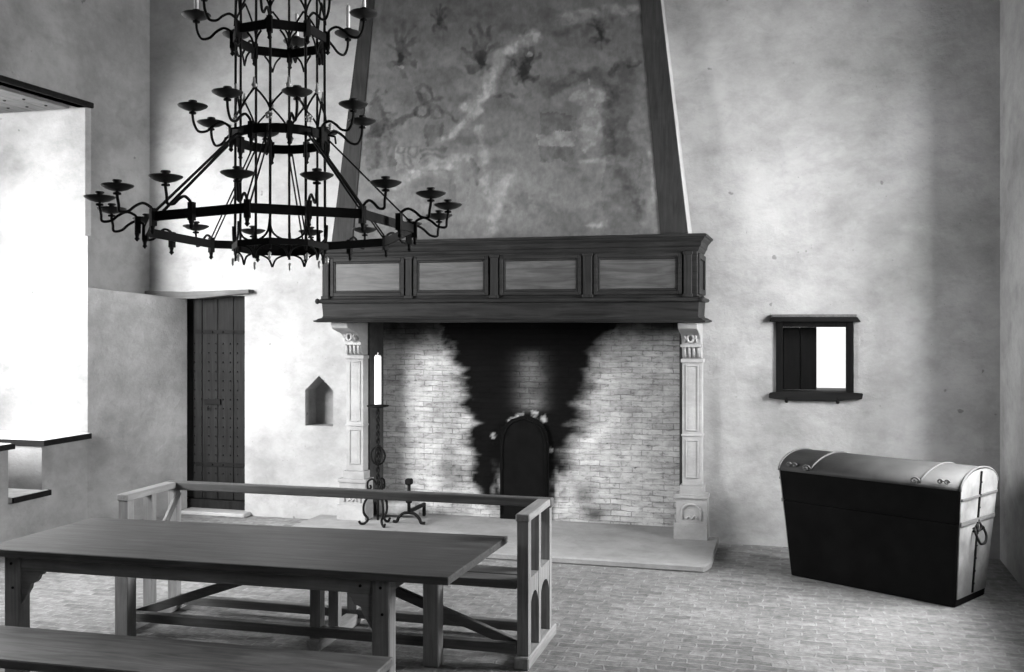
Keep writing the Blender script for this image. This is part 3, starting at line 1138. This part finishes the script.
# andiron beside it
an = thing('andiron', 'black iron firedog with a square knob standing by the candlestick', 'andiron', (-3.86, 9.72, FH+0.003))
bm = new_bm()
tube(bm, [(0, 0, 0.10), (0, 0, 0.40)], 0.018, 8)
lathe(bm, [(0, 0.20), (0.032, 0.21), (0.032, 0.235), (0, 0.245)], 12)
obj('post', bm, M_iron, an)
bm = new_bm()
box(bm, -0.035, 0.035, -0.035, 0.035, 0.39, 0.45)
obj('knob', bm, M_iron, an, 0.012)
bm = new_bm()
for s in (-1, 1):
    tube(bm, spline([(0, 0, 0.11), (s*0.06, 0, 0.10), (s*0.11, 0, 0.055), (s*0.13, 0, 0.015), (s*0.17, 0, 0.014)], 6), 0.016, 6)
obj('arched_foot', bm, M_iron, an)
bm = new_bm()
bar(bm, (0, 0, 0.12), (0, 0.44, 0.12), 0.03, 0.035)
box(bm, -0.015, 0.015, 0.41, 0.44, 0.0, 0.11)
obj('billet_bar', bm, M_iron, an, 0.003)
# pale split log lying behind the candlestick
bm = new_bm()
nn = 14
prof = [(0.085*(1+0.10*math.sin(3*k*2*PI/nn+1))*math.cos(k*2*PI/nn), 0.085*(1+0.12*math.cos(2*k*2*PI/nn))*math.sin(k*2*PI/nn)) for k in range(nn)]
prism(bm, prof, lambda y, z: (-0.21, y, z), lambda y, z: (0.21, y*0.9, z*0.95))
o = obj('log', bm, M_log, bevel=0.006, loc=(-4.10, 10.02, FH+0.092))
o['label'] = 'short pale log lying on the hearth behind the candlestick'
o['category'] = 'log'

# ------------------------------------------------------------------ table
TA = math.radians(2.0)
tb = thing('table', 'long oak trestle table in front of the settle', 'table', (-3.225, 5.53, 0), (0, 0, TA))
tl, tw, tz = 1.42, 0.535, 0.777
bm = new_bm()
prism(bm, [(-tl, -tw), (tl, -tw), (tl+0.045, tw), (-tl+0.03, tw-0.095)], lambda x, y: (x, y, tz-0.042), lambda x, y: (x, y, tz))
obj('tabletop', bm, M_oakx, tb, 0.004)
lx0, lx1 = -1.25, 1.03
ly0, ly1 = -0.435, 0.395
for x, y in ((lx0, ly0), (lx1, ly0), (lx0+0.15, ly1), (lx1, ly1)):
        bm = new_bm()
        box(bm, x-0.05, x+0.05, y-0.05, y+0.05, 0.0, tz-0.043)
        obj('leg', bm, M_frmz, tb, 0.006)
for y in (ly0, ly1):
    bm = new_bm()
    box(bm, lx0+(0.051 if y < 0 else 0.201), lx1-0.051, y-0.035, y-0.002, tz-0.13, tz-0.044)
    obj('apron', bm, M_frmx, tb, 0.003)
for x in (lx0, lx1):
    bm = new_bm()
    if x < 0:
        bar(bm, (x, ly0+0.051, tz-0.092), (x+0.15, ly1-0.051, tz-0.092), 0.04, 0.096)
    else:
        box(bm, x-0.02, x+0.02, ly0+0.051, ly1-0.051, tz-0.14, tz-0.044)
    obj('end_rail', bm, M_oaky, tb, 0.003)
for y in (ly0,):
    for x, s in ((lx0, 1), (lx1, -1)):
        bm = new_bm()
        prof = [(0.051, tz-0.131), (0.20, tz-0.131), (0.20, tz-0.145), (0.175, tz-0.155), (0.172, tz-0.17), (0.15, tz-0.195), (0.12, tz-0.205), (0.115, tz-0.23), (0.09, tz-0.27), (0.065, tz-0.31), (0.051, tz-0.33)]
        prism(bm, [(x+s*a, z) for a, z in prof], lambda xx, z: (xx, y-0.03, z), lambda xx, z: (xx, y-0.004, z))
        obj('bracket', bm, M_frmx, tb, 0.003)
for x, y, z in [(lx0, ly0-0.05, tz-0.09), (lx0+0.01, ly0-0.05, tz-0.23), (lx1, ly0-0.05, tz-0.09), (lx1+0.01, ly0-0.05, tz-0.23), (lx1-0.12, ly0-0.036, tz-0.09)]:
    bm = new_bm()
    prism(bm, [(x+0.008*math.cos(k*PI/4), z+0.008*math.sin(k*PI/4)) for k in range(8)], lambda a, c: (a, y-0.004, c), lambda a, c: (a, y+0.01, c))
    obj('peg', bm, M_dark, tb)

# ------------------------------------------------------------------ settle behind the table
st = thing('settle', 'long oak settle with swinging back rail behind the table', 'settle', (-3.055, 6.325, 0), (0, 0, math.radians(1.0)))
SL = 1.385


def end_frame(x, arm, thick=0.07):
    nm = 'end_frame' if arm else 'middle_frame'
    bm = new_bm()
    h = 0.885 if arm else 0.475
    t = thick/2
    ys = [(-0.31, -0.24), (-0.035, 0.02), (0.265, 0.325)]
    for y0, y1 in ys:
        box(bm, x-t, x+t, y0, y1, 0.075, h if y0 < 0.2 or not arm else 0.8715)
    box(bm, x-t+0.003, x+t-0.003, -0.24, 0.265, 0.43, 0.53 if arm else 0.475)
    # arched heads of the lower openings
    for y0, y1 in ((-0.24, -0.035), (0.02, 0.265)):
        n = 8
        c, r = (y0+y1)/2, (y1-y0)/2
        for s in (-1, 1):
            arc = [(c+s*r*math.cos(a), 0.32+0.11*math.sin(a)) for a in [k*PI/2/n for k in range(n+1)]]
            poly = arc+[(c+s*r, 0.431)]
            poly = [arc[0]]+[(c+s*r, 0.431), (c, 0.431)]+list(reversed(arc[1:]))
            prism(bm, poly[:-1] if poly[-1] == poly[0] else poly, lambda y, z: (x-t+0.004, y, z), lambda y, z: (x+t-0.004, y, z))
    o = obj(nm, bm, M_setz, st, 0.004)
    if arm:
        bm = new_bm()
        box(bm, x-t-0.008, x+t+0.008, -0.318, 0.248, 0.885, 0.93)
        obj('arm_rest', bm, M_sety, o, 0.005)
    bm = new_bm()
    box(bm, x-t-0.012, x+t+0.012, -0.345, 0.42, 0.0, 0.075)
    obj('foot', bm, M_sety, o, 0.008)


end_frame(-SL, True)
end_frame(SL, True)
end_frame(0.02, False)
for y0, y1 in ((-0.315, -0.165), (-0.145, 0.03)):
    bm = new_bm()
    box(bm, -SL+0.037, SL-0.037, y0, y1, 0.476, 0.525)
    obj('seat_board', bm, M_setx, st, 0.004)
bm = new_bm()
box(bm, -SL-0.06, SL+0.05, 0.25, 0.325, 0.872, 0.93)
obj('back_rail', bm, M_setx, st, 0.006)
for s in (-1, 1):
    bm = new_bm()
    bar(bm, (s*(SL-0.052), 0.27, 0.86), (s*(SL-0.052), 0.0, 0.55), 0.026, 0.05, (0, 1, 0))
    obj('swing_arm', bm, M_setz, st, 0.004)
for y, z in ((-0.29, 0.115), (0.295, 0.075)):
    bm = new_bm()
    box(bm, -SL+0.037, SL-0.037, y-0.03, y+0.03, z-0.03, z+0.03)
    obj('stretcher', bm, M_setx, st, 0.004)
for s in (-1, 1):
    bm = new_bm()
    bar(bm, (s*(SL-0.04), -0.22, 0.11), (s*0.30, -0.22, 0.47), 0.04, 0.06)
    obj('brace', bm, M_setx, st, 0.003)

# ------------------------------------------------------------------ bench in the foreground
be = thing('bench', 'low plank bench in front of the table, nearest the viewer', 'bench', (-3.27, 4.44, 0), (0, 0, math.radians(2.3)))
bm = new_bm()
box(bm, -1.32, 1.32, -0.245, 0.245, 0.405, 0.45)
obj('seat', bm, M_bench, be, 0.006)
for x in (-1.08, 1.08):
    bm = new_bm()
    prism(bm, [(-0.2, 0), (-0.08, 0), (-0.05, 0.1), (0, 0.13), (0.05, 0.1), (0.08, 0), (0.2, 0), (0.17, 0.404), (-0.17, 0.404)],
          lambda y, z: (x-0.03, y, z), lambda y, z: (x+0.03, y, z))
    obj('leg', bm, M_oakz, be, 0.004)
bm = new_bm()
box(bm, -1.05, 1.05, -0.02, 0.02, 0.20, 0.28)
obj('stretcher', bm, M_oakx, be, 0.004)

# ------------------------------------------------------------------ chest
CHA = math.atan2(-0.684, 1.175)
ch = thing('chest', 'large dome-lidded leather travelling chest by the right wall', 'chest', (0.435+0.258*0.50, 8.522+0.258*0.864, 0), (0, 0, CHA))
hl, hw = 0.675, 0.265


def taper(bm, x0, x1, y0, y1, z0, z1, k0, k1):
    v = []
    for z, k in ((z0, k0), (z1, k1)):
        for x, y in ((x0-k, y0-k), (x1+k, y0-k), (x1+k, y1+k), (x0-k, y1+k)):
            v.append(bm.verts.new((x, y, z)))
    for f in ((3, 2, 1, 0), (4, 5, 6, 7), (0, 1, 5, 4), (1, 2, 6, 5), (2, 3, 7, 6), (3, 0, 4, 7)):
        bm.faces.new([v[i] for i in f])


ZB = 0.62           # seam between body and lid
ZE = 0.865          # spring of the dome
def kk(z):
    return 0.065*z/0.865
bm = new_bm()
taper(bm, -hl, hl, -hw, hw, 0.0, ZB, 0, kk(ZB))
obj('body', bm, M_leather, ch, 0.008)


def dome(x, k, rise, n=14, inset=0.0):
    W = hw+kk(ZE)-inset
    W0 = hw+kk(ZB)-inset
    pts = [(x, -W0, ZB+0.004), (x, -W, ZE)]
    for i in range(1, n):
        a = PI*i/n
        pts.append((x, -W*math.cos(a), ZE+rise*math.sin(a)))
    pts += [(x, W, ZE), (x, W0, ZB+0.004)]
    return pts


RISE = 0.135
LX = hl+kk(ZE)
# front and back of the lid below the dome belong to the shell coloured as shaded, the top as lit leather
bm = new_bm()
A = [bm.verts.new((-(hl+kk(min(p[2], ZE)))+0.004, p[1], p[2])) for p in dome(0, 0, RISE, inset=0.002)]
B = [bm.verts.new((hl+kk(min(p[2], ZE))-0.004, p[1], p[2])) for p in dome(0, 0, RISE, inset=0.002)]
n = len(A)
bm.faces.new(A)
bm.faces.new(list(reversed(B)))
for i in range(n):
    bm.faces.new((A[i], B[i], B[(i+1) % n], A[(i+1) % n]))
lid = obj('lid', bm, M_leather, ch)
bm = new_bm()
W = hw+kk(ZE)
ring = []
for x in (-LX-0.006, LX+0.006):
    out = []
    for i in range(0, 19):
        a = PI*i/18
        out.append((x, -(W+0.006)*math.cos(a), ZE+(RISE+0.008)*math.sin(a)))
    ring.append([bm.verts.new(p) for p in out])
inn = []
for x in (-LX-0.006, LX+0.006):
    out = []
    for i in range(0, 19):
        a = PI*i/18
        out.append((x, -(W-0.006)*math.cos(a), ZE+(RISE-0.004)*math.sin(a)))
    inn.append([bm.verts.new(p) for p in out])
for i in range(18):
    f = bm.faces.new((ring[0][i], ring[1][i], ring[1][i+1], ring[0][i+1]))
    f.smooth = True
    bm.faces.new((inn[0][i], inn[0][i+1], inn[1][i+1], inn[1][i]))
    for e in (0, 1):
        bm.faces.new((ring[e][i], ring[e][i+1], inn[e][i+1], inn[e][i]))
for i in (0, 18):
    bm.faces.new((ring[0][i], ring[1][i], inn[1][i], inn[0][i]))
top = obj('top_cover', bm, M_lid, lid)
top['label'] = 'grey leather covering of the curved lid'
# curled straps over the dome
for x in (-0.47, 0.43):
    bm = new_bm()
    pts = []
    for i in range(0, 17):
        a = 0.22+(PI-0.44)*i/16
        pts.append((x+0.05*math.sin(a), -(W+0.010)*math.cos(a), ZE+(RISE+0.012)*math.sin(a)))
    tube(bm, pts, 0.0085, 6)
    c = Vector(pts[0])
    sp = [(c.x-0.035+0.035*(1-k/22)*math.cos(k*0.45), c.y-0.004-0.0006*k, c.z+0.01+0.028*(1-k/22)*math.sin(k*0.45)) for k in range(20)]
    tube(bm, sp, 0.007, 6)
    obj('lid_strap', bm, M_brass, lid)
for x in (-0.63, 0.62):
    bm = new_bm()
    y, z = -(W+0.008)*math.cos(0.24), ZE+(RISE+0.012)*math.sin(0.24)
    for s in (-1, 1):
        sp = [(x+s*0.025+0.022*(1-k/20)*math.cos(k*0.5), y-0.003, z+0.02+0.02*(1-k/20)*math.sin(k*0.5)) for k in range(17)]
        tube(bm, sp, 0.006, 6)
    obj('corner_curl', bm, M_brass, lid)
for x in (-LX-0.006, LX+0.006):
    bm = new_bm()
    tube(bm, [(x, -(W+0.006)*math.cos(PI*i/18), ZE+(RISE+0.008)*math.sin(PI*i/18)) for i in range(19)], 0.009, 6)
    obj('lid_edging', bm, M_brass, lid)
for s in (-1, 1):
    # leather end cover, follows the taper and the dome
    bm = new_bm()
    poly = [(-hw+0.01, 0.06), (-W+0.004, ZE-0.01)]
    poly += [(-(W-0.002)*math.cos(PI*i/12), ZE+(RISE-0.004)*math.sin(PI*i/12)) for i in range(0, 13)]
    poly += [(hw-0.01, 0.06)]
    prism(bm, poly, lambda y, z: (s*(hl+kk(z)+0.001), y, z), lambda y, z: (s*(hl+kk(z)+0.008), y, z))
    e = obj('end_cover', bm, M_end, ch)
    e['label'] = 'leather end of the chest, coloured lighter as if lit'
    X = lambda z: s*(hl+kk(z)+0.012)
    bm = new_bm()
    bar(bm, (X(0.07), 0, 0.07), (X(0.98), 0, 0.98), 0.022, 0.008, (s, 0, 0))
    obj('centre_strip', bm, M_leather, e)
    for z in (ZB, 0.80):
        bm = new_bm()
        bar(bm, (X(z), -hw-kk(z)+0.008, z), (X(z), hw+kk(z)-0.008, z), 0.03 if z == ZB else 0.016, 0.012, (s, 0, 0))
        obj('metal_band', bm, M_brass, e)
    for k in range(9):
        z = 0.14+k*0.095
        bm = new_bm()
        lathe(bm, [(0, -0.009), (0.009, -0.004), (0.009, 0.004), (0, 0.009)], 8, (X(z)+s*0.004, 0.0, z))
        obj('nail_head', bm, M_iron, e)
    bm = new_bm()
    z = 0.545
    hx = X(z)+s*0.012
    for y in (-0.07, 0.07):
        tube(bm, [(hx-s*0.012, y, z+0.02), (hx+s*0.006, y, z+0.01), (hx-s*0.012, y, z-0.01)], 0.010, 6)
    tube(bm, spline([(hx, -0.075, z+0.01), (hx+s*0.022, -0.08, z-0.05), (hx+s*0.03, -0.04, z-0.095), (hx+s*0.03, 0.04, z-0.095), (hx+s*0.022, 0.08, z-0.05), (hx, 0.075, z+0.01)], 5), 0.010, 6)
    tube(bm, [(hx, 0.04*math.cos(k*PI/8), z+0.02+0.03*math.sin(k*PI/8)) for k in range(16)], 0.008, 6, True)
    obj('handle', bm, M_iron, ch)

# ------------------------------------------------------------------ chandelier
CX, CY, CZ = -2.842, 5.219, 2.60
TILT = math.radians(-3.6)
ROTZ = math.atan2(2.842, 5.219)
chd = thing('chandelier', 'big black wrought-iron chandelier with three tiers hanging over the table', 'chandelier', (CX, CY, CZ), (TILT, 0, ROTZ))
CM = Matrix.Translation((CX, CY, CZ)) @ Matrix.Rotation(ROTZ, 4, 'Z') @ Matrix.Rotation(TILT, 4, 'X')
RB, RC = 0.745, 0.262
ZLOW, ZBIG, ZMID, ZTOP = -0.095, 0.0, 0.515, 1.085
A0 = -12.0


def pol(r, deg, z):
    a = math.radians(deg)
    return Vector((r*math.sin(a), -r*math.cos(a), z))


def hoop(name, R, z, h, t, round_=False):
    bm = new_bm()
    n = 32 if round_ else 8
    ring = []
    for k in range(n):
        d = A0+k*360/n
        ring.append([bm.verts.new(pol(R-t/2, d, z-h/2)), bm.verts.new(pol(R+t/2, d, z-h/2)), bm.verts.new(pol(R+t/2, d, z+h/2)), bm.verts.new(pol(R-t/2, d, z+h/2))])
    for k in range(n):
        a, b = ring[k], ring[(k+1) % n]
        for i in range(4):
            bm.faces.new((a[i], a[(i+1) % 4], b[(i+1) % 4], b[i]))
    return obj(name, bm, M_iron, chd)


hoop('great_ring', RB, ZBIG, 0.048, 0.014)
hoop('upper_ring', RC, ZTOP, 0.05, 0.014)
hoop('middle_ring', RC, ZMID, 0.05, 0.014, True)
hoop('lower_ring', RC, ZLOW, 0.034, 0.014)
# clasps where arms and rods grip the rings are part of the arms below
ZG = 2.15
rod_bm = new_bm()
tube(rod_bm, [pol(RC-0.012, 0, ZLOW-0.04), pol(RC-0.012, 0, ZTOP+0.55), pol(RC*0.55, 0, ZTOP+0.85), pol(0.03, 0, ZG)], 0.0075, 6)
rod0 = None
for k in range(8):
    if rod0 is None:
        rod0 = obj('rod', rod_bm, M_iron, chd)
        r = rod0
    else:
        r = rod0.copy()
        C.objects.link(r)
        r.parent = chd
    r.rotation_euler = (0, 0, math.radians(A0+45*k))
bm = new_bm()
lathe(bm, [(0, ZG-0.06), (0.05, ZG-0.05), (0.06, ZG), (0.04, ZG+0.05), (0, ZG+0.06)], 16)
obj('crown', bm, M_iron, chd)
bm = new_bm()
z = ZG+0.05
i = 0
while z < ZC-CZ-0.05:
    L = 0.075
    pts = []
    for k in range(14):
        a = k*2*PI/14
        u, w_ = 0.02*math.cos(a), 0.045*math.sin(a)
        # keep the chain plumb although the frame hangs slightly askew
        base = CM.inverted() @ Vector((CX, CY, 0)) if False else None
        pts.append((u if i % 2 == 0 else 0, 0 if i % 2 == 0 else u, z+0.04+w_))
    tube(bm, pts, 0.006, 6, True)
    z += L
    i += 1
obj('chain', bm, M_iron, chd)

# pointed arches between the rods above the middle and upper rings; drooping ones on the lower ring
def arch_mesh(z0, rise, flip=1):
    bm = new_bm()
    hlf = RC*math.sin(math.radians(22.5))
    dist = RC*math.cos(math.radians(22.5))-0.006
    for s in (-1, 1):
        pts = spline([(s*hlf, -dist, z0), (s*hlf*0.82, -dist, z0+flip*rise*0.30), (s*hlf*0.42, -dist, z0+flip*rise*0.68), (0, -dist, z0+flip*rise)], 5)
        tube(bm, pts, 0.006, 6)
    return bm


def spin(first, angs):
    outs = [first]
    first.rotation_euler = (0, 0, math.radians(angs[0]))
    for a in angs[1:]:
        o = first.copy()
        C.objects.link(o)
        o.parent = chd
        o.rotation_euler = (0, 0, math.radians(a))
        outs.append(o)
    return outs


MIDS = [A0+22.5+45*k for k in range(8)]
VERT = [A0+45*k for k in range(8)]
spin(obj('arch', arch_mesh(ZMID+0.10, 0.135), M_iron, chd), MIDS)
spin(obj('arch', arch_mesh(ZTOP+0.08, 0.16), M_iron, chd), MIDS)
# cusped drops under the upper ring, in the plane of each side
bm = new_bm()
for s in (-1, 1):
    tube(bm, spline([(s*0.045, -RC*0.92, ZTOP-0.028), (s*0.018, -RC*0.92, ZTOP-0.065), (0, -RC*0.92, ZTOP-0.12)], 5), 0.006, 6)
spin(obj('cusp', bm, M_iron, chd), MIDS)
# lower ring: curves springing from the rods, pendants below
bm = new_bm()
hlf = RC*math.sin(math.radians(22.5))
dist = RC*math.cos(math.radians(22.5))
for s in (-1, 1):
    tube(bm, spline([(s*hlf, -dist, ZLOW+0.12), (s*hlf*0.9, -dist, ZLOW+0.06), (s*hlf*0.6, -dist, ZLOW+0.025), (0, -dist, ZLOW)], 5), 0.006, 6)
    tube(bm, spline([(s*hlf, -dist, ZLOW-0.012), (s*hlf*0.6, -dist, ZLOW-0.018), (s*hlf*0.2, -dist, ZLOW-0.04), (0, -dist, ZLOW-0.085)], 5), 0.006, 6)
spin(obj('pendant_curve', bm, M_iron, chd), MIDS)
bm = new_bm()
lathe(bm, [(0, 0.0), (0.010, -0.010), (0.007, -0.022), (0.010, -0.030), (0, -0.05)], 8, (0, -RC, ZLOW-0.055))
spin(obj('pendant_drop', bm, M_pale, chd), VERT)
# pale finials on the arch tips and rosettes on the rods of the middle ring
bm = new_bm()
lathe(bm, [(0, 0), (0.013, 0.006), (0.018, 0.016), (0.007, 0.03), (0.006, 0.055), (0, 0.065)], 8, (0, -dist, ZMID+0.23))
spin(obj('finial', bm, M_pale, chd), MIDS)
bm = new_bm()
for k in range(5):
    a = k*2*PI/5+0.3
    lathe(bm, [(0, -0.012), (0.012, 0), (0, 0.012)], 8, (0.014*math.cos(a), -RC-0.02, ZMID+0.065+0.014*math.sin(a)))
spin(obj('rosette', bm, M_pale, chd), VERT)

# stays from the middle ring down to the great ring
bm = new_bm()
for dx in (-0.011, 0.011):
    tube(bm, [(dx, -RC-0.01, ZMID-0.01), (dx, -RB+0.01, 0.03)], 0.005, 6)
tube(bm, [(0, -RC-0.005, ZMID+0.02), (0, -RC-0.045, ZMID+0.01), (0, -RC-0.05, ZMID-0.03)], 0.006, 6)
spin(obj('stay', bm, M_iron, chd), VERT)


def arm_mesh(R, z0, reach, up):
    bm = new_bm()
    prof = [(0.012, -0.055), (0.012, 0.03), (0.022, up*0.42), (0.058, up*0.53), (0.098, up*0.36), (0.135, up*0.10), (0.178, up*0.06), (reach-0.008, up*0.36), (reach, up*0.72), (reach, up-0.006)]
    tube(bm, spline([(0, -R-r, z0+z) for r, z in prof], 6), 0.0075, 6)
    # clasp with its pointed foot
    box(bm, -0.014, 0.014, -R-0.018, -R+0.012, z0-0.05, z0+0.04)
    lathe(bm, [(0.013, 0), (0.009, -0.02), (0.014, -0.03), (0, -0.045)], 8, (0, -R-0.006, z0-0.05))
    lathe(bm, [(0, up-0.03), (0.020, up-0.026), (0.020, up-0.018), (0, up-0.012)], 10, (0, -R-reach, z0))
    return bm


def pan_mesh(R, z0, reach, up):
    bm = new_bm()
    lathe(bm, [(0, -0.010), (0.022, -0.009), (0.052, 0.0), (0.077, 0.014), (0.081, 0.019), (0.076, 0.018), (0.050, 0.006), (0.020, 0.0), (0.015, 0.020), (0.015, 0.034), (0.024, 0.040), (0.022, 0.046), (0.0125, 0.046), (0.0115, 0.02), (0, 0.018)], 20, (0, -R-reach, z0+up))
    return bm


def arms(R, z0, reach, up, angs, rr):
    a0 = obj('candle_arm', arm_mesh(R, z0, reach, up), M_iron, chd)
    p0 = obj('drip_pan', pan_mesh(R, z0, reach, up), M_pan, a0)
    for i, d in enumerate(angs):
        if i == 0:
            a = a0
        else:
            a = a0.copy()
            C.objects.link(a)
            a.parent = chd
            p = p0.copy()
            C.objects.link(p)
            p.parent = a
        a.rotation_euler = (0, 0, math.radians(d))


B_R, B_UP = 0.192, 0.115
T_R, T_UP = 0.21, 0.128
arms(RB, ZBIG, B_R, B_UP, [A0+22.5*k for k in range(16)], RB)
arms(RC, ZMID, T_R, T_UP, MIDS, RC)
arms(RC, ZTOP, T_R, T_UP, VERT, RC)

# candles still standing in the top tier
cl_bm = new_bm()
lathe(cl_bm, [(0, 0), (0.0090, 0.001), (0.0090, 0.031), (0.0125, 0.034), (0.0125, 0.16), (0.008, 0.168), (0, 0.169)], 12)
lathe(cl_bm, [(0.0015, 0.168), (0.0015, 0.18), (0, 0.181)], 5)
spots = [(A0+270, 'slim white candle on the leftmost arm of the chandelier top tier'),
         (A0+180, 'slim white candle on the far middle arm of the chandelier top tier'),
         (A0+135, 'slim white candle on the far right arm of the chandelier top tier'),
         (A0+90, 'slim white candle on the rightmost arm of the chandelier top tier')]
first = None
for d, lab in spots:
    p = CM @ pol(RC+T_R, d, ZTOP+T_UP+0.0185)
    if first is None:
        o = first = obj('slim_candle', cl_bm, M_wax)
    else:
        o = first.copy()
        C.objects.link(o)
    o.location = p
    o['label'] = lab
    o['category'] = 'candle'
    o['group'] = 'candles on the top tier of the chandelier'
